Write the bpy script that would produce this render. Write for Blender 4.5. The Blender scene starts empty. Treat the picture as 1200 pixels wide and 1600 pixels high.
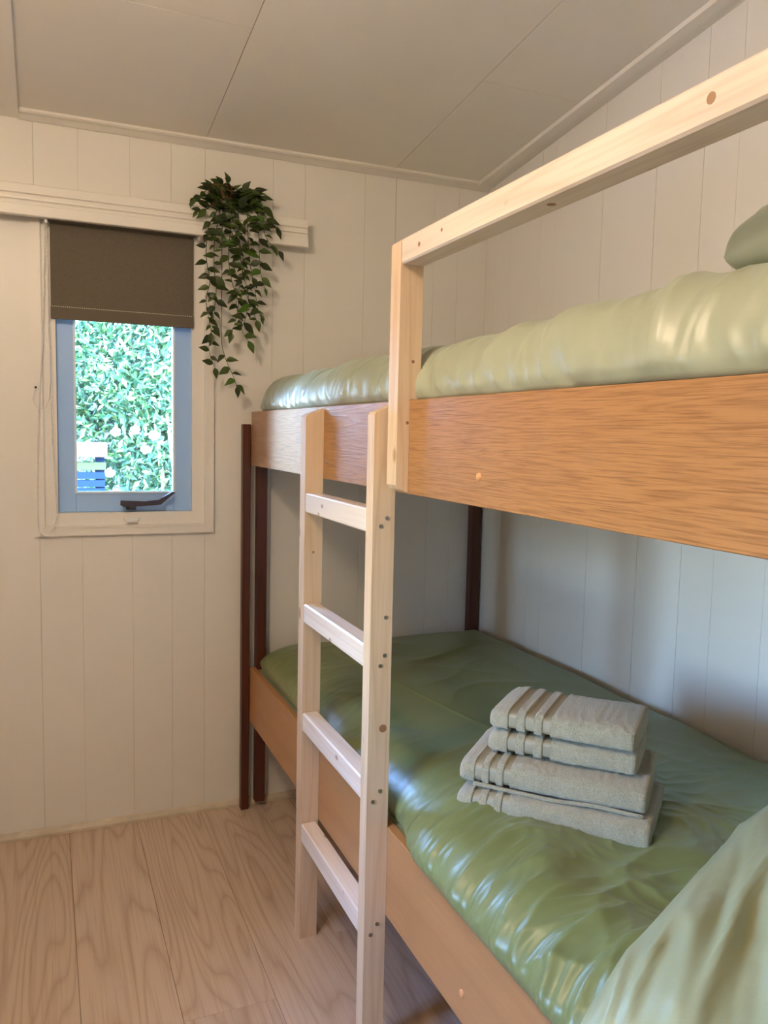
import bpy, math, random
import numpy as np
from mathutils import Vector, Matrix

random.seed(7)
sc = bpy.context.scene
C = sc.collection

# ------------------------------------------------------------------ camera
YAW, PITCH, ROLL, FPX = -0.3985, -0.0948, 0.0224, 1263.46
fw = Vector((-math.sin(YAW) * math.cos(PITCH), math.cos(YAW) * math.cos(PITCH), math.sin(PITCH)))
rt = Vector((math.cos(YAW), math.sin(YAW), 0))
up = rt.cross(fw)
r2 = rt * math.cos(ROLL) + up * math.sin(ROLL)
u2 = -rt * math.sin(ROLL) + up * math.cos(ROLL)
cd = bpy.data.cameras.new('camera')
cam = bpy.data.objects.new('camera', cd)
C.objects.link(cam)
cam.matrix_world = Matrix(((r2.x, u2.x, -fw.x, -1.4084), (r2.y, u2.y, -fw.y, -2.4925),
                           (r2.z, u2.z, -fw.z, 1.2), (0, 0, 0, 1)))
cd.sensor_fit = 'VERTICAL'
cd.sensor_height = 24
cd.lens = FPX / 1600 * 24
cd.clip_start = 0.02
sc.camera = cam

# ------------------------------------------------------------------ sky, sun, exposure
SKY, SUN, LAMP = 8.0, 16.0, 17.0
w = bpy.data.worlds.new('world')
sc.world = w
w.use_nodes = True
nt = w.node_tree
sky = nt.nodes.new('ShaderNodeTexSky')
sky.sky_type = 'NISHITA'
sky.sun_disc = False
sky.sun_elevation = math.radians(52)
sky.sun_rotation = math.radians(160)
sky.air_density = 1.4
sky.ozone_density = 4.0
tint = nt.nodes.new('ShaderNodeVectorMath')
tint.operation = 'MULTIPLY'
tint.inputs[1].default_value = (.84, .95, 1.16)
nt.links.new(sky.outputs[0], tint.inputs[0])
nt.links.new(tint.outputs[0], nt.nodes['Background'].inputs[0])
nt.nodes['Background'].inputs[1].default_value = SKY
sd = bpy.data.lights.new('sun', 'SUN')
sd.energy = SUN
sd.angle = math.radians(0.6)
sd.color = (1, .95, .86)
sun = bpy.data.objects.new('sun', sd)
C.objects.link(sun)
sun.rotation_euler = Vector((-.35, 1.0, -1.55)).to_track_quat('-Z', 'Y').to_euler()


def portal(name, loc, direction, sx, sy):
    d = bpy.data.lights.new(name, 'AREA')
    d.shape = 'RECTANGLE'
    d.size, d.size_y = sx, sy
    d.cycles.is_portal = True
    o = bpy.data.objects.new(name, d)
    C.objects.link(o)
    o.location = loc
    o.rotation_euler = Vector(direction).to_track_quat('-Z', 'Z').to_euler()


portal('window_portal', (-1.18, .10, 1.22), (0, -1, 0), .42, .60)
portal('window_portal', (-2.72, -1.80, 1.10), (1, 0, 0), .50, .70)

vs = sc.view_settings
vs.view_transform = 'Standard'
vs.look = 'None'
vs.exposure = 0.80
vs.gamma = 1
vs.use_curve_mapping = False

# ------------------------------------------------------------------ numpy noise
_rng = np.random.RandomState(11)
_P = np.concatenate([_rng.permutation(512)] * 3)
_G = _rng.rand(512) * 2 * np.pi
_GX, _GY = np.cos(_G), np.sin(_G)


def pn(x, y):
    x = np.asarray(x, float) + 100
    y = np.asarray(y, float) + 100
    xi, yi = np.floor(x).astype(int), np.floor(y).astype(int)
    xf, yf = x - xi, y - yi
    u, v = xf * xf * xf * (xf * (xf * 6 - 15) + 10), yf * yf * yf * (yf * (yf * 6 - 15) + 10)

    def g(i, j, a, b):
        h = _P[_P[(xi + i) % 512] + (yi + j) % 512] % 512
        return _GX[h] * a + _GY[h] * b
    n00, n10, n01, n11 = g(0, 0, xf, yf), g(1, 0, xf - 1, yf), g(0, 1, xf, yf - 1), g(1, 1, xf - 1, yf - 1)
    return (n00 * (1 - u) + n10 * u) * (1 - v) + (n01 * (1 - u) + n11 * u) * v


def ridge(x, y, p=3):
    return np.clip(1 - 2.2 * np.abs(pn(x, y)), 0, 1) ** p


def sstep(a, b, x):
    t = np.clip((np.asarray(x, float) - a) / (b - a), 0, 1)
    return t * t * (3 - 2 * t)


# ------------------------------------------------------------------ mesh helpers
class MB:
    def __init__(s):
        s.v, s.f = [], []

    def box(s, x0, x1, y0, y1, z0, z1, fn=None, bev=0.0):
        if x0 > x1: x0, x1 = x1, x0
        if y0 > y1: y0, y1 = y1, y0
        if z0 > z1: z0, z1 = z1, z0
        b = len(s.v)
        if bev <= 0:
            pts = [(x, y, z) for x in (x0, x1) for y in (y0, y1) for z in (z0, z1)]
            s.f += [tuple(b + i for i in q) for q in ((0, 1, 3, 2), (4, 6, 7, 5), (0, 4, 5, 1), (2, 3, 7, 6), (0, 2, 6, 4), (1, 5, 7, 3))]
        else:
            # chamfered box: 24 vertices
            pts, idx = [], {}
            X, Y, Z = (x0, x1), (y0, y1), (z0, z1)
            for i in (0, 1):
                for j in (0, 1):
                    for k in (0, 1):
                        si, sj, sk = (bev, -bev)[i], (bev, -bev)[j], (bev, -bev)[k]
                        for ax in range(3):
                            q = [X[i] + si, Y[j] + sj, Z[k] + sk]
                            q[ax] = (X[i], Y[j], Z[k])[ax]
                            idx[(i, j, k, ax)] = len(pts)
                            pts.append(tuple(q))
            F = []
            for ax in range(3):
                o = [a for a in range(3) if a != ax]
                for e in (0, 1):
                    q = []
                    for (p_, r_) in ((0, 0), (1, 0), (1, 1), (0, 1)):
                        c = [0, 0, 0]; c[ax] = e; c[o[0]] = p_; c[o[1]] = r_
                        q.append(idx[(*c, ax)])
                    F.append(q)
            for ax in range(3):  # edges parallel to ax
                o = [a for a in range(3) if a != ax]
                for p_ in (0, 1):
                    for r_ in (0, 1):
                        c0 = [0, 0, 0]; c1 = [0, 0, 0]
                        c0[ax], c1[ax] = 0, 1
                        for c in (c0, c1):
                            c[o[0]], c[o[1]] = p_, r_
                        F.append([idx[(*c0, o[0])], idx[(*c1, o[0])], idx[(*c1, o[1])], idx[(*c0, o[1])]])
            for i in (0, 1):
                for j in (0, 1):
                    for k in (0, 1):
                        F.append([idx[(i, j, k, a)] for a in range(3)])
            cen = Vector(((x0 + x1) / 2, (y0 + y1) / 2, (z0 + z1) / 2))
            for q in F:
                P = [Vector(pts[i]) for i in q]
                n = (P[1] - P[0]).cross(P[2] - P[0])
                if n.dot(sum(P, Vector()) / len(P) - cen) < 0:
                    q = q[::-1]
                s.f.append(tuple(b + i for i in q))
        s.v += [fn(q) for q in pts] if fn else pts
        return s

    def prism(s, prof, a0, a1, axis='x'):
        """closed profile extruded along an axis; prof in the two other axes"""
        b, n = len(s.v), len(prof)
        for a in (a0, a1):
            for (p_, q_) in prof:
                s.v.append({'x': (a, p_, q_), 'y': (p_, a, q_), 'z': (p_, q_, a)}[axis])
        for i in range(n):
            j = (i + 1) % n
            s.f.append((b + i, b + j, b + n + j, b + n + i))
        s.f.append(tuple(b + i for i in range(n))[::-1])
        s.f.append(tuple(b + n + i for i in range(n)))
        return s

    def tube(s, pts, rad, n=6, cap=True):
        pts = [Vector(p) for p in pts]
        b = len(s.v)
        m = len(pts)
        ref = Vector((0, 0, 1))
        for i, p in enumerate(pts):
            t = (pts[min(i + 1, m - 1)] - pts[max(i - 1, 0)]).normalized()
            a = t.cross(ref)
            if a.length < .05: a = t.cross(Vector((1, 0, 0)))
            a.normalize()
            c = t.cross(a)
            r = rad[i] if isinstance(rad, (list, tuple)) else rad
            for k in range(n):
                th = 2 * math.pi * k / n
                s.v.append(tuple(p + (a * math.cos(th) + c * math.sin(th)) * r))
        for i in range(m - 1):
            for k in range(n):
                k2 = (k + 1) % n
                s.f.append((b + i * n + k, b + i * n + k2, b + (i + 1) * n + k2, b + (i + 1) * n + k))
        if cap:
            s.f.append(tuple(b + k for k in range(n))[::-1])
            s.f.append(tuple(b + (m - 1) * n + k for k in range(n)))
        return s

    def lathe(s, prof, c, n=24, axis='z'):
        b, m = len(s.v), len(prof)
        for (r, h) in prof:
            for k in range(n):
                th = 2 * math.pi * k / n
                p, q = r * math.cos(th), r * math.sin(th)
                d = {'z': (p, q, h), 'x': (h, p, q), 'y': (p, h, q)}[axis]
                s.v.append((c[0] + d[0], c[1] + d[1], c[2] + d[2]))
        for i in range(m - 1):
            for k in range(n):
                k2 = (k + 1) % n
                s.f.append((b + i * n + k, b + i * n + k2, b + (i + 1) * n + k2, b + (i + 1) * n + k))
        s.f.append(tuple(b + k for k in range(n))[::-1])
        s.f.append(tuple(b + (m - 1) * n + k for k in range(n)))
        return s

    def grid(s, A, closed_u=False):
        """A: (m,n,3) array"""
        b = len(s.v)
        m, n = A.shape[:2]
        s.v += [tuple(map(float, q)) for q in A.reshape(-1, 3)]
        for i in range(m - 1):
            for j in range(n if closed_u else n - 1):
                j2 = (j + 1) % n
                s.f.append((b + i * n + j, b + i * n + j2, b + (i + 1) * n + j2, b + (i + 1) * n + j))
        return s

    def mesh(s, name, loc=(0, 0, 0), smooth=False):
        me = bpy.data.meshes.new(name)
        l = loc
        me.from_pydata([(p[0] - l[0], p[1] - l[1], p[2] - l[2]) for p in s.v], [], s.f)
        me.update()
        import bmesh
        bm = bmesh.new(); bm.from_mesh(me)
        bmesh.ops.recalc_face_normals(bm, faces=bm.faces)
        bm.to_mesh(me); bm.free()
        if smooth:
            me.polygons.foreach_set('use_smooth', [True] * len(me.polygons))
        return me


def thing(name, label, cat, loc=(0, 0, 0), group=None):
    o = bpy.data.objects.new(name, None)
    o.empty_display_size = .05
    C.objects.link(o)
    o.location = loc
    o['label'] = label
    o['category'] = cat
    if group: o['group'] = group
    return o


def wloc(o):
    v = Vector((0, 0, 0))
    while o:
        v += Vector(o.location); o = o.parent
    return v


def part(name, mb, m, parent=None, smooth=False, label=None, kind=None):
    """vertices in world coordinates; stored relative to the parent's base"""
    l = wloc(parent)
    o = bpy.data.objects.new(name, mb.mesh(name, l, smooth))
    C.objects.link(o)
    o.parent = parent
    o.data.materials.append(m)
    if label: o['label'] = label
    if kind: o['kind'] = kind
    return o


def single(name, mb, m, label, cat, loc, smooth=False, group=None):
    o = bpy.data.objects.new(name, mb.mesh(name, loc, smooth))
    C.objects.link(o)
    o.location = loc
    o.data.materials.append(m)
    o['label'] = label
    o['category'] = cat
    if group: o['group'] = group
    return o


def struct(name, mb, m, label=None):
    o = part(name, mb, m)
    o['kind'] = 'structure'
    if label: o['label'] = label
    return o


# ------------------------------------------------------------------ materials
def mat(name, col, rough=.6, **k):
    m = bpy.data.materials.new(name)
    m.use_nodes = True
    b = m.node_tree.nodes['Principled BSDF']
    b.inputs['Base Color'].default_value = (*col, 1)
    b.inputs['Roughness'].default_value = rough
    for a, v in k.items():
        b.inputs[a.replace('_', ' ')].default_value = v
    return m


class NT:
    def __init__(s, m):
        s.t = m.node_tree
        s.b = s.t.nodes['Principled BSDF']

    def n(s, typ, **k):
        o = s.t.nodes.new(typ)
        for a, v in k.items():
            if a.startswith('i_'):
                o.inputs[a[2:].replace('_', ' ')].default_value = v
            else:
                setattr(o, a, v)
        return o

    def l(s, a, b):
        s.t.links.new(a, b)

    def coords(s, scale=(1, 1, 1), rnd=True, kind='Object'):
        tc = s.n('ShaderNodeTexCoord')
        src = tc.outputs[kind]
        if rnd:
            oi = s.n('ShaderNodeObjectInfo')
            mu = s.n('ShaderNodeVectorMath', operation='MULTIPLY_ADD')
            cb = s.n('ShaderNodeCombineXYZ')
            s.l(oi.outputs['Random'], cb.inputs[0]); s.l(oi.outputs['Random'], cb.inputs[1]); s.l(oi.outputs['Random'], cb.inputs[2])
            s.l(cb.outputs[0], mu.inputs[0])
            mu.inputs[1].default_value = (37, 53, 71)
            s.l(src, mu.inputs[2])
            src = mu.outputs[0]
        mp = s.n('ShaderNodeMapping')
        mp.inputs['Scale'].default_value = scale
        s.l(src, mp.inputs[0])
        return mp.outputs[0]

    def noise(s, vec, scale, detail=2, rough=.5, dist=0):
        o = s.n('ShaderNodeTexNoise', i_Scale=scale, i_Detail=detail, i_Roughness=rough, i_Distortion=dist)
        s.l(vec, o.inputs['Vector'])
        return o.outputs['Fac']

    def math(s, op, a, b=None, c=None):
        o = s.n('ShaderNodeMath', operation=op)
        for i, x in enumerate((a, b, c)):
            if x is None: continue
            if isinstance(x, (int, float)): o.inputs[i].default_value = x
            else: s.l(x, o.inputs[i])
        return o.outputs[0]

    def ramp(s, fac, stops):
        o = s.n('ShaderNodeValToRGB')
        e = o.color_ramp.elements
        while len(e) < len(stops): e.new(.5)
        for el, (p, c) in zip(e, stops):
            el.position = p
            el.color = (*c, 1) if len(c) == 3 else c
        s.l(fac, o.inputs[0])
        return o.outputs[0]

    def mix(s, fac, a, b, mode='MIX'):
        o = s.n('ShaderNodeMix', data_type='RGBA', blend_type=mode)
        for i, x in ((0, fac), (6, a), (7, b)):
            if isinstance(x, (int, float)): o.inputs[i].default_value = x
            elif isinstance(x, tuple): o.inputs[i].default_value = (*x, 1)
            else: s.l(x, o.inputs[i])
        return o.outputs[2]

    def bump(s, h, strength=.3, dist=.002):
        o = s.n('ShaderNodeBump', i_Strength=strength, i_Distance=dist)
        s.l(h, o.inputs['Height'])
        s.l(o.outputs[0], s.b.inputs['Normal'])

    def col(s, c):
        s.l(c, s.b.inputs['Base Color'])


def painted(name, col, rough=.45, var=.06, bump=.05, scale=6):
    m = mat(name, col, rough)
    t = NT(m)
    v = t.coords()
    n = t.noise(v, scale, 4, .6)
    d = tuple(c * (1 - var) for c in col)
    t.col(t.ramp(n, [(.3, d), (.7, col)]))
    t.bump(t.noise(v, 260, 2), bump, .001)
    return m


def wood(name, light, mid, dark, axis, rings=9.0, pore=.30, bandw=.55, pst=.025, stretch=.09, fine=120, rough=.42, contrast=1.0, width=5.0, knots=None, spec=.5, bump=.15):
    """grain lines as contours of a stretched noise field, running along `axis`"""
    m = mat(name, mid, rough)
    m.node_tree.nodes['Principled BSDF'].inputs['Specular IOR Level'].default_value = spec
    t = NT(m)
    sc_ = [1, 1, 1]
    sc_[axis] = stretch
    v = t.coords(tuple(sc_))
    n = t.noise(v, width, 1.5, .45, .15)
    r = t.math('FRACT', t.math('MULTIPLY', n, rings))
    saw = t.math('SUBTRACT', 1.0, t.math('MULTIPLY', t.math('ABSOLUTE', t.math('SUBTRACT', r, .55)), 2.0))
    band = t.math('POWER', t.math('MAXIMUM', saw, 0.0), 3.0)
    sf = [1, 1, 1]
    sf[axis] = pst
    vf = t.coords(tuple(sf))
    f = t.noise(vf, fine, 3, .6)
    tone = t.noise(v, 1.7, 2)
    c = t.ramp(tone, [(.35, light), (.65, mid)])
    c = t.mix(t.math('MULTIPLY', band, bandw * contrast), c, dark)
    pores = t.ramp(f, [(.38, (1, 1, 1)), (.52, (0, 0, 0))])
    c = t.mix(t.math('MULTIPLY', pores, pore * contrast), c, dark)
    if knots:
        sk = [knots, knots, knots]
        sk[axis] = knots * .55
        vk = t.coords(tuple(sk))
        vo = t.n('ShaderNodeTexVoronoi', i_Scale=1.0)
        t.l(vk, vo.inputs['Vector'])
        k = t.ramp(vo.outputs['Distance'], [(.07, (1, 1, 1)), (.12, (0, 0, 0))])
        c = t.mix(t.math('MULTIPLY', k, .75), c, tuple(x * .55 for x in dark))
    t.col(c)
    t.bump(t.math('ADD', f, t.math('MULTIPLY', band, .6)), bump, .0008)
    return m


M = {}
M['wall'] = painted('wall_paint', (.84, .81, .755), .38, .03, .04)
M['trimpaint'] = painted('trim_paint', (.85, .815, .755), .35, .03, .03)
M['ceil'] = painted('ceiling_paint', (.84, .805, .74), .6, .05, .25, 3)
M['gap'] = mat('wall_backing', (.60, .56, .50), .8)
M['sub'] = mat('subfloor', (.25, .17, .10), .9)
M['skirt'] = painted('skirting_paint', (.72, .62, .48), .5, .25, .1, 14)
M['floor'] = wood('floor_laminate', (.68, .53, .42), (.61, .46, .355), (.36, .225, .145), 1, rings=20, stretch=.10, fine=140, rough=.27, contrast=.75, width=6.5, spec=.5, bump=.1)
M['oak'] = wood('oak_veneer', (.43, .215, .085), (.375, .175, .064), (.17, .062, .018), 1, rings=9, pore=.55, bandw=.30, pst=.022, stretch=.05, fine=520, rough=.36, contrast=1.0, width=44, bump=.35)
M['beech'] = wood('beech_veneer', (.49, .245, .10), (.43, .205, .08), (.30, .13, .045), 1, rings=5, stretch=.06, fine=260, rough=.36, contrast=.5, width=6, bump=.1)
M['pine_z'] = wood('pine_upright', (.74, .56, .38), (.67, .49, .32), (.48, .27, .12), 2, rings=9, stretch=.06, fine=200, rough=.42, contrast=.6, width=14, knots=12)
M['pine_y'] = wood('pine_along', (.74, .655, .55), (.68, .585, .475), (.46, .31, .20), 1, rings=9, stretch=.06, fine=200, rough=.30, contrast=.6, width=14, knots=13)
M['pine_rung'] = wood('pine_rung_lit_tone', (.86, .76, .66), (.80, .69, .58), (.60, .40, .28), 1, rings=7, stretch=.06, fine=200, rough=.24, contrast=.5, width=14, knots=18)  # rungs paler than the posts: window reflection put into the colour
M['post'] = wood('dark_hardwood', (.105, .028, .014), (.075, .018, .009), (.03, .008, .005), 2, rings=5, stretch=.05, fine=220, rough=.35, contrast=.8, width=14)
M['sash'] = mat('sash_shade_cast', (.38, .60, .98), .3)  # white frame; the blue cast of its shade is put into the colour
M['metal'] = mat('dark_metal', (.10, .085, .10), .3, Metallic=.9)
M['steel'] = mat('screw_steel', (.35, .33, .30), .35, Metallic=1)
M['black'] = mat('black_plastic', (.01, .01, .01), .5)
M['whiteplastic'] = mat('white_plastic', (.82, .81, .78), .3)
M['cap'] = mat('wood_cap', (.62, .30, .12), .35)

# glass: thin pane that mostly transmits
m = mat('window_glass', (1, 1, 1), 0)
t = NT(m)
tr = t.n('ShaderNodeBsdfTransparent')
tr.inputs[0].default_value = (.95, .98, 1, 1)
gl = t.n('ShaderNodeBsdfGlossy', i_Roughness=.0)
mx = t.n('ShaderNodeMixShader')
fr = t.n('ShaderNodeFresnel', i_IOR=1.45)
t.l(fr.outputs[0], mx.inputs[0]); t.l(tr.outputs[0], mx.inputs[1]); t.l(gl.outputs[0], mx.inputs[2])
t.l(mx.outputs[0], t.t.nodes['Material Output'].inputs[0])
M['glass'] = m

# blind fabric
m = mat('blind_fabric', (.135, .105, .07), .85)
t = NT(m)
v = t.coords()
n = t.noise(v, 900, 2)
t.col(t.ramp(n, [(.35, (.105, .086, .062)), (.65, (.165, .138, .102))]))
t.bump(n, .2, .0006)
M['blind'] = m


def satin(name, col, rough, sheen=.3):
    m = mat(name, col, rough)
    b = m.node_tree.nodes['Principled BSDF']
    b.inputs['Sheen Weight'].default_value = sheen
    b.inputs['Sheen Roughness'].default_value = .4
    b.inputs['Sheen Tint'].default_value = (.8, .9, .7, 1)
    b.inputs['Specular IOR Level'].default_value = .6
    t = NT(m)
    v = t.coords()
    n = t.noise(v, 5, 3)
    d = tuple(c * .88 for c in col)
    t.col(t.ramp(n, [(.3, d), (.7, col)]))
    vf = t.coords((1, .4, 1))
    t.bump(t.noise(vf, 55, 4, .6), .10, .004)
    return m


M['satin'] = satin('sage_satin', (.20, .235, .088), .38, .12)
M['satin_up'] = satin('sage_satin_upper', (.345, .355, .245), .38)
M['satin_pillow'] = satin('sage_satin_pillow', (.34, .375, .235), .36, .15)
M['sheet'] = satin('sage_sheet', (.34, .37, .22), .7, .2)

# terry
m = mat('terry_cloth', (.36, .36, .29), .95)
t = NT(m)
v = t.coords()
n1 = t.noise(v, 420, 3, .7)
n2 = t.noise(v, 40, 3)
t.col(t.mix(.35, t.ramp(n1, [(.3, (.26, .235, .15)), (.7, (.57, .515, .36))]), t.ramp(n2, [(.3, (.37, .335, .23)), (.7, (.50, .46, .32))])))
t.b.inputs['Sheen Weight'].default_value = .5
t.bump(n1, .9, .004)
M['terry'] = m
m = mat('woven_band', (.32, .285, .20), .5)
t = NT(m)
t.bump(t.noise(t.coords((1, 1, 4)), 300, 2), .2, .001)
M['band'] = m

# leaves
m = mat('faux_leaf', (.05, .085, .015), .42)
t = NT(m)
oi = t.n('ShaderNodeObjectInfo')
t.col(t.ramp(oi.outputs['Random'], [(0, (.016, .028, .006)), (.5, (.032, .052, .009)), (.9, (.055, .095, .012)), (1, (.06, .17, .012))]))
M['leaf'] = m
M['stem'] = mat('vine_stem', (.035, .032, .012), .6)
M['pot'] = mat('small_pot', (.17, .085, .04), .6)
M['soil'] = mat('potting_soil', (.03, .02, .012), .9)

# outdoor
m = mat('shrub_leaf', (.10, .26, .05), .5)
t = NT(m)
ge = t.n('ShaderNodeNewGeometry')
t.col(t.ramp(ge.outputs['Random Per Island'], [(0, (.006, .04, .016)), (.4, (.014, .08, .03)), (.75, (.05, .125, .025)), (.9, (.10, .19, .05)), (1, (.32, .42, .30))]))
t.b.inputs['Transmission Weight'].default_value = 0
M['shrub'] = m
m = mat('hedge_leaf', (.10, .26, .05), .5)
t = NT(m)
ge = t.n('ShaderNodeNewGeometry')
t.col(t.ramp(ge.outputs['Random Per Island'], [(0, (.008, .04, .022)), (.6, (.016, .065, .035)), (1, (.04, .09, .04))]))
M['hedge'] = m
m = mat('pale_gravel', (.4, .37, .31), .9)
t = NT(m)
t.col(t.ramp(t.noise(t.coords(), 9, 5), [(.3, (.20, .18, .15)), (.7, (.28, .26, .22))]))
M['gravel'] = m
M['petal'] = mat('white_petal', (.75, .75, .72), .8)
M['bark'] = mat('pale_bark', (.45, .42, .36), .8)
M['palewood'] = wood('weathered_board', (.075, .05, .036), (.06, .04, .028), (.03, .02, .012), 0, rings=6, stretch=.1, rough=.95, spec=.1, contrast=.6, width=9)
M['bluewood'] = mat('blue_stained_slat', (.006, .016, .04), .95, Specular_IOR_Level=.05)
M['fascia'] = mat('white_fascia', (.6, .6, .6), .5)
M['shedwall'] = mat('grey_blue_shed_wall', (.03, .035, .05), .8)
M['roof'] = mat('roof_felt', (.12, .12, .13), .9)

# ================================================================== the room
XL, YF = -2.65, -3.5           # left wall, front wall (behind the camera)
ZC, SL = 2.0412, 0.1065        # ceiling height at the back wall, rise towards the camera


def zceil(y):
    return ZC - SL * y


# floor: a slab with laminate planks
floor = struct('floor', MB().box(XL - .1, .1, YF - .1, .12, -.30, -.008), M['sub'])
joints = {}
bounds = [-.971 + .1935 * k for k in range(-9, 6)] + [0.0]
bounds = [b for b in bounds if b <= 0]
k = 0
for i in range(len(bounds) - 1):
    a, b = max(bounds[i], XL), bounds[i + 1]
    if b - a < .02: continue
    # one joint per plank column, 1.25 m long boards
    j = {-1.164: -.922, -.971: -1.248, -.777: -.748, -1.358: -1.249, -1.551: -1.1}.get(round(a, 3), None)
    if j is None: j = -.95 - (i * .37) % .7
    ys = [j]
    while ys[-1] > YF: ys.append(ys[-1] - 1.25)
    ys = [0.0] + ([j + 1.25] if j + 1.25 < 0 else []) + ys
    ys[-1] = YF
    for q in range(len(ys) - 1):
        mb = MB().box(a + .0004, b - .0004, ys[q + 1] + .0004, ys[q] - .0004, -.008, 0, bev=.0005)
        part('floor_plank', mb, M['floor'], floor)

# back wall with the window opening
OX0, OX1, OZ0, OZ1 = -1.405, -.972, .930, 1.80
wb = MB()
for (x0, x1, z0, z1) in ((XL - .1, OX0, -.3, 2.6), (OX1, .1, -.3, 2.6), (OX0, OX1, -.3, OZ0), (OX0, OX1, OZ1, 2.6)):
    wb.box(x0, x1, .0025, .12, z0, z1)
wall_back = struct('wall_back', wb, M['gap'])
gx = [XL, -2.45, -2.24, -2.05, -1.84, -1.66, -1.424, -1.31, -1.17, -1.055, -.957, -.75, -.648, -.449, -.341, -.2, -.11, 0.0]
hg = lambda q: .0007 if q in (-1.424, -.341, -.629, -.837, -.994) else .00035
for a, b in zip(gx[:-1], gx[1:]):
    a, b = a + hg(a), b - hg(b)
    mb = MB()
    zt = ZC - .002
    xs = sorted({a, b, *[q for q in (OX0, OX1) if a < q < b]})
    for x0, x1 in zip(xs[:-1], xs[1:]):
        if OX0 - 1e-6 <= x0 and x1 <= OX1 + 1e-6:
            mb.box(x0, x1, 0, .0025, 0, OZ0); mb.box(x0, x1, 0, .0025, OZ1, zt)
        else:
            mb.box(x0, x1, 0, .0025, 0, zt)
    part('wall_panel', mb, M['wall'], wall_back)

# right wall
wall_right = struct('wall_right', MB().box(.0025, .12, YF - .1, .12, -.3, 2.6), M['gap'])
gy = [0, -.06, -.16, -.33, -.407, -.629, -.837, -.994, -1.097, -1.241, -1.43, -1.61, -1.78, -1.99, -2.2, -2.4, -2.61, -2.8, -3.0, -3.2, YF]
for a, b in zip(gy[:-1], gy[1:]):
    part('wall_panel', MB().box(0, .0025, b + hg(b), a - hg(a), 0, 2.0, lambda q: (q[0], q[1], q[2] if q[2] < 1 else zceil(q[1]) - .002)), M['wall'], wall_right)

# left wall with a window opening; front wall
WY0, WY1, WZ0, WZ1 = -2.05, -1.55, .75, 1.45
wl = MB()
for (y0, y1, z0, z1) in ((YF - .1, WY0, -.3, 2.6), (WY1, .12, -.3, 2.6), (WY0, WY1, -.3, WZ0), (WY0, WY1, WZ1, 2.6)):
    wl.box(XL - .1, XL, y0, y1, z0, z1)
wall_left = struct('wall_left', wl, M['wall'])
wall_front = struct('wall_front', MB().box(XL, 0, YF - .1, YF, -.3, 2.6), M['wall'])
w2 = thing('window_2', 'plain window frame in the left wall', 'window', (XL, (WY0 + WY1) / 2, WZ0))
del w2['category']
w2['kind'] = 'structure'
fr_ = MB()
for (y0, y1, z0, z1) in ((WY0, WY0 + .04, WZ0, WZ1), (WY1 - .04, WY1, WZ0, WZ1), (WY0, WY1, WZ0, WZ0 + .04), (WY0, WY1, WZ1 - .04, WZ1)):
    fr_.box(XL - .07, XL - .03, y0, y1, z0, z1)
part('window_frame', fr_, M['whiteplastic'], w2)
part('window_pane', MB().box(XL - .052, XL - .048, WY0 + .04, WY1 - .04, WZ0 + .04, WZ1 - .04), M['glass'], w2)

# ceiling: sloping slab with panels
shear = lambda q: (q[0], q[1], q[2] + zceil(q[1]))
ceiling = struct('ceiling', MB().box(XL - .1, .12, YF - .12, .35, .006, .16, shear), M['gap'])
for (x0, x1, y0, y1) in ((-.960, -.3625, YF, 0), (-.3625, 0, -.5935, 0), (-.3625, 0, YF, -.5935), (-1.46, -.960, -.602, 0), (-1.46, -.960, YF, -.602),
                         (-2.06, -1.46, YF, 0), (XL, -2.06, YF, 0)):
    part('ceiling_panel', MB().box(x0 + .0009, x1 - .0009, y0 + .0009, y1 - .0009, 0, .006, shear), M['ceil'], ceiling)
# trims along the ceiling edge
tb = MB().prism([(0, ZC + .001), (-.046, zceil(-.046) + .001), (-.046, zceil(-.046) - .006), (-.040, zceil(-.046) - .010), (-.034, zceil(-.04) - .0065), (-.006, ZC - .013), (0, ZC - .012)], -1.46, 0, 'x')
struct('trim_1', tb, M['trimpaint'])
tb = MB()
for (x0, x1, d) in ((-.030, 0, .008), (-.062, -.030, .012)):
    tb.box(x0, x1, YF, -.03, -d, .001, shear)
struct('trim_2', tb, M['trimpaint'])
struct('trim_3', MB().box(-1.56, -1.458, YF, 0, -.010, .001, shear), M['trimpaint'])
# skirting
sk = [(0, 0), (-.014, 0), (-.014, .008), (-.009, .016), (-.003, .021), (0, .021)]
struct('baseboard_back', MB().prism(sk, XL, 0, 'x'), M['skirt'])
struct('baseboard_right', MB().box(-.014, 0, YF, -.014, 0, .022), M['skirt'])

# ------------------------------------------------------------------ window_1
w1 = thing('window_1', 'narrow window with sash coloured for cool shade and cream casing', 'window', (-1.185, 0, .89))
del w1['category']
w1['kind'] = 'structure'
TX0, TX1, TZ0, TZ1 = -1.438, -.931, .891, 1.80


def mitred(mb, x0, x1, z0, z1, wd, y0, y1, bev=0.0):
    """four mitred members; outer rect, width wd, from y0 (room side) to y1"""
    A = [(x0, z0), (x1, z0), (x1, z1), (x0, z1)]
    B = [(x0 + wd, z0 + wd), (x1 - wd, z0 + wd), (x1 - wd, z1 - wd), (x0 + wd, z1 - wd)]
    for i in range(4):
        j = (i + 1) % 4
        b = len(mb.v)
        for y in (y0, y1):
            for (x, z) in (A[i], A[j], B[j], B[i]):
                mb.v.append((x, y, z))
        mb.f += [tuple(b + q for q in f) for f in ((0, 1, 2, 3), (7, 6, 5, 4), (0, 4, 5, 1), (1, 5, 6, 2), (2, 6, 7, 3), (3, 7, 4, 0))]


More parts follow.
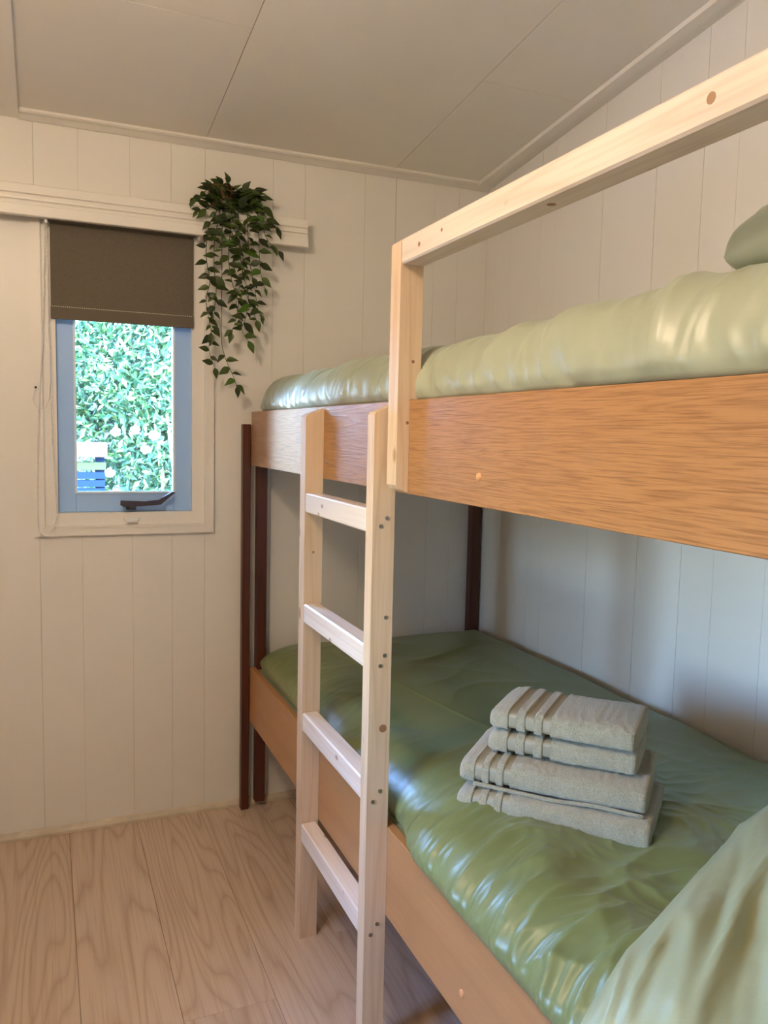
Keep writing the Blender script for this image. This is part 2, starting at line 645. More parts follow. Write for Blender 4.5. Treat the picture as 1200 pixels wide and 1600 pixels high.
mb = MB(); mitred(mb, TX0, TX1, TZ0, TZ1, .024, -.013, 0)
part('casing', mb, M['trimpaint'], w1)
mb = MB(); mitred(mb, TX0 + .0225, TX1 - .0225, TZ0 + .0225, TZ1 - .0225, .006, -.016, 0)
part('casing_bead', mb, M['trimpaint'], w1)
mb = MB(); mitred(mb, TX0 + .0285, TX1 - .0285, TZ0 + .0285, TZ1 - .0285, .036, -.004, .10)
part('inner_frame', mb, M['trimpaint'], w1)
SX0, SX1, SZ0, SZ1 = -1.3735, -.9955 + .009, .9555, 1.74
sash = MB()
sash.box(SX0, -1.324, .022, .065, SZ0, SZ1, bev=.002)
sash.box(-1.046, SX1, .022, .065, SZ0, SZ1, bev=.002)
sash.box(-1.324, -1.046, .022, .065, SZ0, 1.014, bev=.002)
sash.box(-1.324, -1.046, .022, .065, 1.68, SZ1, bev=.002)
sa = part('sash', sash, M['sash'], w1, label='window sash with its cool shade cast put into the blue colour')
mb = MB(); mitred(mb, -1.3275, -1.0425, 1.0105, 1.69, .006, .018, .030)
part('glazing_bead', mb, mat('bead_lit_tone', (.70, .84, .98), .3), sa)  # bead lightened: light from outside put into its colour
part('window_pane', MB().box(-1.323, -1.047, .040, .044, 1.015, 1.679), M['glass'], sa)
# handle
hb = MB().box(-1.186, -1.158, .008, .022, .962, .975, bev=.002).box(-1.180, -1.164, -.012, .012, .967, .978, bev=.002)
hn = part('window_handle', hb, M['metal'], w1, label='dark metal window stay handle')
hl = MB()
prof = [(-1.205, .978), (-1.195, .973), (-1.150, .974), (-1.090, .9785), (-1.048, 1.014), (-1.050, 1.017), (-1.058, 1.016), (-1.096, .993), (-1.135, .989), (-1.185, .991), (-1.204, .992)]
hl.prism([(a, b) for a, b in prof], -.020, -.008, 'y')
part('lever', hl, M['metal'], hn)
kb = MB().box(-1.196, -1.150, -.0085, -.003, .931, .941, bev=.0015).box(-1.190, -1.156, -.016, -.006, .926, .934, bev=.0015)
part('window_keep', kb, M['whiteplastic'], w1)

# ------------------------------------------------------------------ pelmet above the window
pel = thing('curtain_pelmet', 'long cream grooved pelmet board above the window', 'pelmet', (-1.3, 0, 1.764))
prof = [(0, 1.847), (-.058, 1.847), (-.060, 1.845), (-.060, 1.823), (-.054, 1.8205), (-.054, 1.8175), (-.060, 1.815), (-.060, 1.8065), (-.054, 1.804), (-.054, 1.8015), (-.060, 1.799),
        (-.060, 1.7945), (-.066, 1.792), (-.066, 1.766), (-.064, 1.764), (-.048, 1.764), (-.048, 1.835), (0, 1.835)]
part('board', MB().prism(prof, -1.95, -.656, 'x'), M['trimpaint'], pel)
for bx_ in (-.74, -1.60):
    part('bracket', MB().box(bx_ - .02, bx_ + .02, -.048, 0, 1.80, 1.835), M['trimpaint'], pel)

# ------------------------------------------------------------------ roller blind
bl = thing('roller_blind', 'half lowered grey-brown roller blind over the window', 'blind', (-1.19, -.02, 1.503))
ys_ = np.linspace(0, 1, 2)
part('fabric', MB().box(-1.385, -.993, -.0125, -.0115, 1.5375, 1.790), M['blind'], bl)
part('hem_bar', MB().box(-1.3855, -.9925, -.0155, -.0085, 1.503, 1.5385, bev=.0015), M['blind'], bl, label='weighted hem of the blind')
mb = MB()
x = -1.382
while x < -.996:
    mb.box(x, x + .0028, -.0164, -.0150, 1.5365, 1.5383)
    x += .0056
part('hem_stitching', mb, mat('pale_stitch', (.75, .70, .60), .7), bl, kind='stuff')
mb = MB().lathe([(.0, -.0), (.017, 0), (.017, .40), (.0, .40)], (-1.389, -.027, 1.780), 20, 'x')
part('roller_tube', mb, M['blind'], bl, smooth=False)
for x_ in (-1.398, -.985):
    part('bracket', MB().box(x_, x_ + .0072, -.045, -.017, 1.755, 1.800), M['whiteplastic'], bl)


def chain(path, step=.0062, r=.0021):
    mb = MB()
    pts = [Vector(p) for p in path]
    # smooth polyline
    fine = []
    for i in range(len(pts) - 1):
        p0, p1, p2, p3 = pts[max(i - 1, 0)], pts[i], pts[i + 1], pts[min(i + 2, len(pts) - 1)]
        for q in range(16):
            t_ = q / 16
            fine.append(.5 * ((2 * p1) + (p2 - p0) * t_ + (2 * p0 - 5 * p1 + 4 * p2 - p3) * t_ ** 2 + (3 * p1 - p0 - 3 * p2 + p3) * t_ ** 3))
    fine.append(pts[-1])
    mb.tube(fine, .0008, 4)
    d, acc = 0.0, 0.0
    for a, b in zip(fine[:-1], fine[1:]):
        L = (b - a).length
        while acc <= d + L:
            c = a.lerp(b, (acc - d) / max(L, 1e-6))
            mb.lathe([(.0003, -r), (r * .75, -r * .6), (r, 0), (r * .75, r * .6), (.0003, r)], c, 6, 'z')
            acc += step
        d += L
    return mb


chm = M['whiteplastic']
part('bead_chain', chain([(-1.393, -.030, 1.775), (-1.391, -.030, 1.50), (-1.388, -.032, 1.30), (-1.386, -.030, 1.15), (-1.379, -.030, .98), (-1.384, -.030, .925), (-1.405, -.030, .897),
                          (-1.426, -.030, .915), (-1.428, -.030, 1.00), (-1.424, -.030, 1.15), (-1.421, -.026, 1.24), (-1.405, -.026, 1.5), (-1.397, -.030, 1.775)]), chm, bl, smooth=True)
part('pull_cord', MB().tube([(-1.393, -.032, 1.52), (-1.389, -.034, 1.33), (-1.392, -.034, 1.28), (-1.402, -.033, 1.257), (-1.418, -.030, 1.252), (-1.430, -.028, 1.262), (-1.436, -.025, 1.280), (-1.431, -.023, 1.300), (-1.426, -.021, 1.308)], .0012, 6),
     chm, bl, smooth=True)
hk = thing('cord_hook', 'small white cord hook with a black screw on the window casing', 'hook', (-1.4275, -.013, 1.31))
part('plate', MB().box(-1.4345, -1.4205, -.0165, -.0131, 1.299, 1.322, bev=.001), M['whiteplastic'], hk)
part('screw', MB().lathe([(.0035, -.0015), (.0035, .001)], (-1.4275, -.0168, 1.311), 10, 'y'), M['black'], hk)

# ================================================================== bunk bed
XR = -.8237
YE = -2.16
bed = thing('bunk_bed', 'oak veneer bunk bed with dark posts along the right wall', 'bunk bed', (-.42, -1.08, 0))
part('upper_side_rail', MB().box(XR, XR + .018, YE, -.047, 1.0984, 1.2616, bev=.0012), M['oak'], bed, label='orange oak veneer board of the upper bunk')
part('lower_side_rail', MB().box(XR, XR + .018, YE, -.047, .2908, .465, bev=.0012), M['beech'], bed, label='plain orange veneer board of the lower bunk')
part('upper_back_rail', MB().box(-.030, -.012, YE, -.047, 1.12, 1.24), M['beech'], bed)
part('lower_back_rail', MB().box(-.030, -.012, YE, -.047, .30, .44), M['beech'], bed)
for nm, z0, z1 in (('upper_end_board', 1.10, 1.255), ('lower_end_board', .2908, .455)):
    for y in (-.064, YE + .001):
        part(nm, MB().box(XR + .019, -.031, y, y + .017, z0, z1), M['beech'], bed)
part('upper_bed_base', MB().box(XR + .0185, -.031, YE + .02, -.066, 1.115, 1.13), M['beech'], bed)
part('lower_bed_base', MB().box(XR + .0185, -.031, YE + .02, -.066, .31, .325), M['beech'], bed)
part('corner_post', MB().box(-.849, XR - .0004, -.045, -.018, 0, 1.224, bev=.002), M['post'], bed, label='dark brown outer post at the foot end')
part('corner_post', MB().box(-.803, -.772, -.045, -.016, .02, 1.098), M['post'], bed)
part('corner_post', MB().box(-.046, -.012, -.045, -.016, 0, 1.14), M['post'], bed)
for x0, x1 in ((-.846, XR - .0004), (-.046, -.012)):
    part('corner_post', MB().box(x0, x1, YE + .002, YE + .03, 0, 1.224), M['post'], bed)
for z in (1.142, .340):
    part('screw_cap', MB().lathe([(.0005, -.004), (.0035, -.0036), (.0058, -.0022), (.0065, 0), (.0065, .001)], (XR, -1.459, z), 16, 'x'), M['cap'], bed, smooth=True)
part('screw_cap', MB().lathe([(.0005, -.003), (.004, -.002), (.0045, .001)], (XR, -.765, 1.137), 10, 'x'), M['steel'], bed, smooth=True)
# notched guard post and guard rail
gp = MB().prism([(-.847, 1.114), (-.842, 1.107), (XR - .0004, 1.1005), (XR - .0004, 1.2625), (-.8045, 1.2625), (-.8045, 1.530), (-.8435, 1.530), (-.847, 1.5265)], -1.209, -1.168, 'y')
part('guard_post', gp, M['pine_z'], bed, label='pale pine guard post notched over the upper board')
part('guard_rail', MB().box(-.847, -.8035, YE, -1.2093, 1.488, 1.530, bev=.003), M['pine_y'], bed, label='pale pine guard rail')
part('guard_post', MB().box(-.847, XR - .0004, YE + .04, YE + .08, 1.107, 1.4878), M['pine_z'], bed)

# ------------------------------------------------------------------ ladder
lad = thing('ladder', 'pale pine ladder with four rungs against the bunk bed', 'ladder', (-.846, -.93, 0))
for y0, y1 in ((-.744, -.706), (-1.155, -1.122)):
    pr = [(-.867, 0), (XR - .0004, 0), (XR - .0004, 1.2565), (-.864, 1.2405), (-.867, 1.236)]
    part('ladder_post', MB().prism(pr, y0, y1, 'y'), M['pine_z'], lad)
for z in (1.066, .812, .556, .288):
    part('rung', MB().box(-.8665, -.829, -1.1218, -.7442, z - .044, z, bev=.0028), M['pine_rung'], lad, label='ladder rung with window reflection put into its pale colour')
for (x_, z) in ((-.839, 1.051), (-.851, 1.036), (-.838, .797), (-.846, .778), (-.841, .539), (-.855, .520), (-.841, .277), (-.854, .258), (-.837, .868)):
    part('screw', MB().lathe([(.0038, -.0008), (.0038, .0012), (.002, .0012), (.0005, .0004)], (x_, -1.1556, z), 10, 'y'), M['steel'], lad)

# knots in the pine
M['knot'] = mat('pine_knot', (.30, .155, .07), .5)


def knot(parent, c, ax, r, core=True):
    mb = MB().lathe([(r, -.0002), (r, .0002)], c, 18, ax)
    o = part('knot', mb, M['knot'], parent)
    return o


knot(lad, (-.838, -1.1551, .659), 'y', .0075)
knot(lad, (-.845, -.7441, .93), 'y', .003)
knot(bed, (-.8471, -1.28, 1.507), 'x', .004)
knot(bed, (-.8471, -1.36, 1.512), 'x', .003)
knot(bed, (-.8471, -1.90, 1.510), 'x', .0055)
knot(bed, (-.826, -1.62, 1.4879), 'z', .006)
knot(bed, (-.820, -1.2091, 1.327), 'y', .003)
knot(bed, (-.828, -1.2091, 1.222), 'y', .003)

# ================================================================== bedding
part_mattress = lambda z0, z1, lab: single('mattress', MB().box(XR + .020, -.034, YE + .022, -.068, z0, z1, bev=.015), M['sheet'], lab, 'mattress', (-.42, -1.1, z0), True)
part_mattress(.3255, .470, 'sage sheeted mattress of the lower bunk, under the duvet')
part_mattress(1.1305, 1.262, 'sage sheeted mattress of the upper bunk, under the duvet')


def quilt(x0, x1, y0, y1, z0, H, rf, rb, re_, nu, nv, xf=None, topf=None, wr=None, rx=None):
    rx = rx or rf
    """Rounded slab (open below is closed by a flat underside). y0 > y1 (y0 far end)."""
    # cross-section by arc length
    P = []
    P += [(0.0, a) for a in np.linspace(0, H - rf, 14)[:-1]]
    P += [(rx - rx * math.cos(a), H - rf + rf * math.sin(a)) for a in np.linspace(0, math.pi / 2, 60)]
    W = x1 - x0
    P += [(a, H) for a in np.linspace(rx, W - rb, 80)[1:-1]]
    P += [(W - rb + rb * math.sin(a), H - rb + rb * math.cos(a)) for a in np.linspace(0, math.pi / 2, 18)]
    P += [(W, a) for a in np.linspace(H - rb, 0, 8)[1:]]
    P = np.array(P)
    d = np.concatenate([[0], np.cumsum(np.linalg.norm(np.diff(P, axis=0), axis=1))])
    s = np.linspace(0, d[-1], nu)
    px, pz = np.interp(s, d, P[:, 0]), np.interp(s, d, P[:, 1])
    L = y0 - y1
    # distribute rows so that the ends are round
    v = np.linspace(0, 1, nv)
    y = y0 - L * v
    de = np.minimum(y0 - y, y - y1)
    e = np.where(de < re_, np.sqrt(np.clip(1 - (1 - de / re_) ** 2, 0, 1)), 1.0)
    Y = np.repeat(y[:, None], nu, 1)
    S = np.repeat(s[None, :], nv, 0)
    E = np.repeat(e[:, None], nu, 1)
    fx = (px / W)[None, :]
    X0 = (xf(Y) if xf is not None else x0 + 0 * Y)
    X = X0 + (x1 - X0) * fx
    cx = (x0 + x1) / 2
    X = cx + (X - cx) * (.96 + .04 * E)
    Zr = pz[None, :] * np.ones_like(Y)
    if topf is not None:
        Zr = Zr * topf(X, Y)
    Z = z0 + Zr * (.05 + .95 * E)
    A = np.stack([X, Y, Z], -1)
    if wr is not None:
        du = np.gradient(A, axis=1); dv = np.gradient(A, axis=0)
        N = np.cross(dv, du)
        N /= np.linalg.norm(N, axis=-1, keepdims=True) + 1e-9
        if N[nv // 2, nu // 2, 2] < 0: N = -N
        edge = np.minimum(1, np.minimum(S / .015, (s[-1] - S) / .015))
        A = A + N * (wr(S, Y, X, Z) * edge)[..., None]
    mb = MB().grid(A)
    # underside
    n = nu
    b = len(mb.v)
    for i in range(nv - 1):
        mb.f.append((i * n, (i + 1) * n, (i + 1) * n + n - 1, i * n + n - 1))
    mb.f.append(tuple(range(n)))
    mb.f.append(tuple((nv - 1) * n + q for q in range(n)))
    return mb


# lower duvet: front edge swells over the board nearer the pillow
def lo_xf(Y):
    return -.801 - .032 * sstep(-1.155, -1.30, Y) + .006 * pn(Y * 3.1, .3)


def lo_top(X, Y):
    t_ = 1 + .10 * pn(X * 3.2 + 4, Y * 2.6) + .10 * np.exp(-((X + .72) / .10) ** 2) * sstep(-.9, -1.2, Y)
    # dent by the ladder and crumpled hollow in front of the towels
    t_ -= .30 * np.exp(-((Y + .80 + .6 * (X + .75)) / .060) ** 2 - ((X + .74) / .10) ** 2)
    t_ -= .20 * np.exp(-((Y + 1.60) / .08) ** 2 - ((X + .62) / .12) ** 2)
    t_ += .12 * np.exp(-((Y + .95) / .12) ** 2 - ((X + .76) / .08) ** 2)
    return t_


def lo_wr(S, Y, X, Z):
    front = sstep(.0, .03, S) * (1 - sstep(.13, .24, S))
    near = .18 + .82 * sstep(-1.12, -1.34, Y)
    wx = Y - .30 * S + .05 * pn(Y * 5, S * 4) + .02 * pn(Y * 14, S * 10)
    h = .014 * front * near * ridge(wx * 7.5, S * 1.2, 1.7)
    h += .007 * front * near * ridge(wx * 17 + 9, S * 2.2 + 3, 1.6)
    h += .007 * near * front * pn(Y * 10, S * 9)
    h += .0035 * front * near * ridge(wx * 34 + 4, S * 5 + 2, 1.5)
    h += .0035 * ridge(X * 16 + 3 * pn(X * 5, Y * 5), Y * 16, 2) * sstep(-1.15, -1.35, Y)
    # soft pulled wrinkles across the top
    a, b = X * .92 + Y * .38, -X * .38 + Y * .92
    h += .0045 * ridge(a * 2.0 + 3, b * 5.5 + .8 * pn(X * 4, Y * 4), 3) * (1 - .6 * front) * sstep(.3, -.2, pn(X * 2.5 + 9, Y * 2.5))
    h += .0025 * ridge(a * 6 + 7, b * 2.5 + 2, 4) * sstep(-.1, .25, pn(X * 3, Y * 3 + 5))
    # ironed fold lines
    h += .0030 * np.exp(-((X + .560 + .20 * (Y + .6)) / .005) ** 2) * (1 - sstep(-.95, -1.1, Y))
    h += .012 * pn(X * 7, Y * 7) * sstep(-1.25, -1.5, Y) * sstep(.05, .12, S)
    # crumple in front of the pillow
    h += .012 * ridge(X * 7 + 1, Y * 11, 1.8) * np.exp(-((Y + 1.60) / .12) ** 2) * np.exp(-((X + .60) / .18) ** 2)
    return h


q_ = quilt(-.800, -.036, -.052, -1.98, .4705, .078, .068, .030, .09, 230, 620, lo_xf, lo_top, lo_wr, .15)
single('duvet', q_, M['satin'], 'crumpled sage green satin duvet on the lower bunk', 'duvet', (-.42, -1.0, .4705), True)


def up_xf(Y):
    return -.806 - .012 * sstep(-1.2, -1.9, Y) + .010 * pn(Y * 4.2, 2.3)


def up_top(X, Y):
    return 1 + .10 * pn(X * 3 + 1, Y * 4.5 + 3) + .14 * sstep(-1.55, -1.9, Y) + .10 * sstep(-.8, -.2, X)


def up_wr(S, Y, X, Z):
    front = np.exp(-((S - .09) / .10) ** 2)
    wx = Y - .12 * S + .07 * pn(Y * 4 + 3, S * 6) + .02 * pn(Y * 13, S * 11)
    near = .45 + .55 * sstep(-1.3, -1.6, Y)
    mk = sstep(-.15, .25, pn(Y * 3.3 + 2, S * 2))
    h = .013 * front * near * ridge(wx * 5 + 3, S * 2.4, 2.6)
    h += .006 * front * near * mk * ridge(wx * 15 + 5, S * 3.5, 2.4)
    h += .008 * front * pn(Y * 6, S * 7)
    h += .003 * front * ridge(wx * 26 + 2, S * 5 + 1, 2.2) * sstep(.2, -.1, pn(Y * 4 + 7, S * 3))
    low = np.exp(-(S / .045) ** 2)
    h += .008 * low * ridge((Y - .8 * S) * 16, S * 3, 1.3) + .006 * low * pn(Y * 24, S * 12)
    return h


q_ = quilt(-.806, -.020, -.085, -2.12, 1.263, .100, .075, .03, .06, 170, 560, up_xf, up_top, up_wr)
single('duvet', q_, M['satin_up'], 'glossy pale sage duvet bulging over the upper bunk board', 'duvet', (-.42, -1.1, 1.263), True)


def pillow(a, b, T, n=90, seed=0.0, flat=.55):
    u = np.linspace(-1, 1, n)
    U, V = np.meshgrid(u, u, indexing='ij')
    g = np.clip((1 - np.abs(U) ** 2.6) * (1 - np.abs(V) ** 2.6), 0, 1) ** .40
    pinch = 1 - .07 * (1 - np.abs(U) ** 2) * np.abs(V) ** 3
    pinch2 = 1 - .07 * (1 - np.abs(V) ** 2) * np.abs(U) ** 3
    rnd = 1 - .13 * (np.abs(U) * np.abs(V)) ** 3
    X, Y = a * U * pinch2 * rnd, b * V * pinch * rnd
    fan = V + .25 * V * (1 - U) + .10 * pn(U * 2 + seed, V * 3) - .18 * U
    wv = .024 * ridge(fan * 3.4 + seed, U * .8 + seed, 1.7) + .009 * ridge(fan * 8 + seed, U * 1.2, 1.6) + .006 * pn(U * 4 + seed, V * 4)
    Zt = T * g + (wv - .008) * g ** 1.4
    Zb = -T * flat * g
    top = np.stack([X, Y, Zt], -1)
    bot = np.stack([X, Y, Zb], -1)
    return top, bot


def place_pillow(name, a, b, T, loc, rot, m, label, seed, flat=.55):
    top, bot = pillow(a, b, T, 90, seed, flat)
    mb = MB().grid(top)
    n = top.shape[0]
    off = len(mb.v)
    mb.grid(bot[::-1])
    # stitch border: merge by distance
    me = mb.mesh(name, (0, 0, 0), True)
    import bmesh
    bm = bmesh.new(); bm.from_mesh(me)
    bmesh.ops.remove_doubles(bm, verts=bm.verts, dist=1e-5)
    bmesh.ops.recalc_face_normals(bm, faces=bm.faces)
    bm.to_mesh(me); bm.free()
    me.polygons.foreach_set('use_smooth', [True] * len(me.polygons))
    o = bpy.data.objects.new(name, me)
    C.objects.link(o)
    o.location = loc
    o.rotation_euler = rot
    me.materials.append(m)
    o['label'] = label
    o['category'] = 'pillow'
    return o


R = math.radians
place_pillow('pillow', .37, .27, .115, (-.550, -1.958, .588), (R(2), R(-3), R(25)), M['satin_pillow'], 'large pale sage satin pillow at the near end of the lower bunk', 1.3, .35)
place_pillow('pillow', .34, .24, .10, (-.385, -1.962, 1.418), (R(-2), R(0), R(3)), M['satin_up'], 'pale sage satin pillow at the near end of the upper bunk', 4.1, .5)


# ------------------------------------------------------------------ towels
def towel(label, fx, fy, z, L, D, H, gaps, seed, ang=0.0):
    """(fx, fy): front left bottom corner; L along the front, D depth, H thickness"""
    du = Vector((.675, -.738, 0)); dv = Vector((.738, .675, 0))
    if ang:
        rm = Matrix.Rotation(ang, 3, 'Z'); du, dv = rm @ du, rm @ dv
    O = Vector((fx, fy, z))
    base = O + du * L / 2 + dv * D / 2
    root = thing('towel', label, 'towel', base, 'folded sage towels on the lower bunk')

    def loft(ls, inset, nb=64, cap=True, wob=.0024):
        rows = []
        for l_, ins in zip(ls, inset):
            # end rounding
            e = min(l_, L - l_)
            ri = .016 if l_ < L / 2 else .010
            k_ = ri - math.sqrt(max(ri ** 2 - (ri - min(e, ri)) ** 2, 0)) if e < ri else 0
            ii = ins + k_ * .9
            r = max(H / 2 - ins - k_ * .42, .002)
            rr = min(r, .019)
            row = []
            for q in range(nb):
                a = 2 * math.pi * q / nb
                ca, sa_ = math.cos(a), math.sin(a)
                # rounded rectangle via superellipse blend
                dd = D / 2 + ((D / 2 - ii) * (abs(ca) ** .28) * (1 if ca > 0 else -1))
                zz = H / 2 + (r * (abs(sa_) ** .50) * (1 if sa_ > 0 else -1))
                row.append((l_, dd, zz))
            rows.append(row)
        A = np.array(rows)
        l_, dd, zz = A[..., 0], A[..., 1], A[..., 2]
        bulge = .004 * pn(l_ * 14 + seed, dd * 9 + zz * 5 + seed)
        fz = (zz / H)
        z2 = zz + np.where(fz > .5, bulge * .7, bulge * .1)
        front = np.clip(1 - dd / .03, 0, 1)
        d2 = dd + .003 * pn(l_ * 18 + seed, zz * 40) * front + wob * pn(l_ * 90, zz * 260 + dd * 60)
        z2 = z2 + wob * pn(l_ * 95 + 5, dd * 95 + seed) * np.where(fz > .5, 1, .2)
        z2 = np.where(fz > .5, z2 - H * .16 * np.clip(1 - l_ / .04, 0, 1) ** 1.6 * (1 - .0 * fz), z2)
        z2 = np.maximum(z2, .0003)
        W = np.array(O)[None, None] + l_[..., None] * np.array(du) + d2[..., None] * np.array(dv) + z2[..., None] * np.array((0, 0, 1))
        mb = MB().grid(W, True)
        if cap:
            n = W.shape[1]
            mb.f.append(tuple(range(n)))
            mb.f.append(tuple((W.shape[0] - 1) * n + q for q in range(n)))
        return mb
    ls = np.concatenate([np.linspace(0, .02, 10), np.linspace(.02, L - .012, 130)[1:-1], np.linspace(L - .012, L, 8)])
    for g0, g1 in gaps:
        ls = np.concatenate([ls, [g0 * L - .001, g0 * L + .001, g1 * L - .001, g1 * L + .001]])
    ls = np.sort(ls)
    ins = np.array([.0055 if any(g0 * L <= q <= g1 * L for g0, g1 in gaps) else .0003 for q in ls])
    part('terry_body', loft(ls, ins), M['terry'], root, True)
    for g0, g1 in gaps:
        l2 = np.linspace(g0 * L - .0015, g1 * L + .0015, 6)
        part('woven_band', loft(l2, np.full(6, .0036), wob=.0), M['band'], root, True)
    return root, O, du, dv


gl_ = [(.095, .135), (.175, .215), (.255, .29)]
gs_ = [(.145, .205), (.265, .325), (.385, .44)]
T0 = .541
towel('large sage towel at the bottom of the folded stack', -.752, -1.282, T0, .330, .215, .046, gl_, 1.0)
r_, O, du, dv = towel('large sage towel second from the bottom of the stack, with rolled hem', -.740, -1.268, T0 + .0462, .322, .215, .045, gl_, 5.0, R(2))
hem = [O + du * (l_) + dv * (-.002 + .001 * math.sin(l_ * 60)) + Vector((0, 0, .004 + .0018 * math.sin(l_ * 31))) for l_ in np.linspace(.03, .318, 50)]
part('hem', MB().tube(hem, .0036, 8), M['terry'], r_, True)
towel('small sage towel second from the top of the stack', -.680, -1.262, T0 + .0915, .262, .172, .041, gs_, 9.0, R(1))
towel('small sage towel on top of the folded stack', -.676, -1.258, T0 + .1328, .258, .168, .042, gs_, 13.0, R(-1))

# ================================================================== hanging plant
plant = thing('hanging_plant', 'dark green artificial trailing plant in a small pot on the pelmet', 'plant', (-.905, -.032, 1.8475))
part('pot', MB().lathe([(.026, 0), (.030, .004), (.040, .056), (.042, .058), (.042, .064), (.038, .064), (.036, .054), (.002, .054)], (-.915, -.032 - .006, 1.8475), 24), M['pot'], plant, True, label='small brown pot')
STR = [
    [(-.921, -.055, 1.905), (-.938, -.075, 1.834), (-.962, -.085, 1.784), (-.969, -.085, 1.702), (-.958, -.085, 1.631), (-.969, -.085, 1.576), (-.954, -.085, 1.486), (-.961, -.085, 1.439), (-.944, -.085, 1.385)],
    [(-.912, -.055, 1.906), (-.921, -.075, 1.8), (-.924, -.089, 1.67), (-.925, -.089, 1.561), (-.925, -.089, 1.469), (-.913, -.089, 1.414), (-.888, -.089, 1.359), (-.879, -.089, 1.332)],
    [(-.902, -.055, 1.908), (-.897, -.075, 1.803), (-.906, -.093, 1.707), (-.896, -.093, 1.636), (-.877, -.093, 1.582), (-.884, -.093, 1.526), (-.896, -.093, 1.489)],
    [(-.884, -.055, 1.909), (-.874, -.075, 1.824), (-.871, -.085, 1.731), (-.861, -.085, 1.659), (-.845, -.085, 1.605), (-.852, -.085, 1.539), (-.864, -.085, 1.501), (-.844, -.085, 1.469)],
    [(-.880, -.055, 1.912), (-.85, -.075, 1.845), (-.847, -.089, 1.751), (-.839, -.089, 1.678), (-.827, -.089, 1.624), (-.819, -.089, 1.569), (-.807, -.089, 1.542)],
    [(-.880, -.050, 1.913), (-.825, -.075, 1.866), (-.818, -.093, 1.79), (-.815, -.093, 1.717), (-.809, -.093, 1.662), (-.797, -.093, 1.626)],
    [(-.880, -.046, 1.914), (-.812, -.070, 1.886), (-.795, -.085, 1.831), (-.781, -.085, 1.814), (-.762, -.085, 1.802)],
    [(-.880, -.050, 1.905), (-.817, -.075, 1.84), (-.795, -.089, 1.775), (-.776, -.089, 1.749), (-.756, -.089, 1.738)],
    [(-.935, -.050, 1.906), (-.962, -.065, 1.893), (-.989, -.080, 1.867), (-1.003, -.085, 1.86)],
    [(-.935, -.055, 1.905), (-.953, -.075, 1.85), (-.976, -.085, 1.83), (-.995, -.085, 1.824)],
    [(-.912, -.060, 1.905), (-.912, -.078, 1.819), (-.885, -.092, 1.747), (-.888, -.092, 1.673), (-.861, -.092, 1.621), (-.838, -.092, 1.567), (-.822, -.092, 1.531)],
    [(-.916, -.060, 1.905), (-.934, -.078, 1.807), (-.947, -.093, 1.739), (-.948, -.093, 1.667), (-.941, -.093, 1.613), (-.948, -.093, 1.54), (-.955, -.093, 1.485)],
    [(-.893, -.060, 1.905), (-.893, -.080, 1.812), (-.865, -.095, 1.713), (-.87, -.095, 1.639), (-.883, -.095, 1.583), (-.875, -.095, 1.528)],
]


def leaf_mesh(name, L, Wd, droop, cup):
    st = [(0, .10), (.12, .55), (.32, .98), (.52, .92), (.75, .52), (1.0, .0)]
    v, f = [], []
    for (a, wv) in st:
        zc_ = -droop * a * a * L
        hw = wv * Wd / 2
        v += [(-hw, a * L, zc_ + cup * hw), (0, a * L, zc_), (hw, a * L, zc_ + cup * hw)]
    for i in range(len(st) - 1):
        b = i * 3
        f += [(b, b + 1, b + 4, b + 3), (b + 1, b + 2, b + 5, b + 4)]
    me = bpy.data.meshes.new(name)
    # give the blade thickness
    n = len(v)
    v += [(x_, y_, z_ - .0005) for x_, y_, z_ in v]
    f += [tuple(n + i for i in q[::-1]) for q in f]
    me.from_pydata(v, [], f)
    me.update()
    me.polygons.foreach_set('use_smooth', [True] * len(me.polygons))
    me.materials.append(M['leaf'])
    return me


LM = [leaf_mesh('leaf', .036, .0195, .18, .35), leaf_mesh('leaf', .031, .017, .35, .5), leaf_mesh('leaf', .040, .021, .10, .25), leaf_mesh('leaf', .024, .011, .2, .6)]
rng = random.Random(3)
base = wloc(plant)
nleaf = 0


def add_leaf(p, tip, normal, s=1.0, which=None):
    global nleaf
    y = Vector(tip).normalized()
    z = Vector(normal)
    z = (z - y * z.dot(y)).normalized()
    x_ = y.cross(z)
    o = bpy.data.objects.new('leaf', LM[rng.randrange(4) if which is None else which])
    C.objects.link(o)
    o.parent = plant
    mw = Matrix(((x_.x, y.x, z.x, 0), (x_.y, y.y, z.y, 0), (x_.z, y.z, z.z, 0), (0, 0, 0, 1)))
    o.rotation_euler = mw.to_euler()
    o.location = Vector(p) - base
    o.scale = (s * 1.12, s * 1.12, s * 1.12)
    nleaf += 1


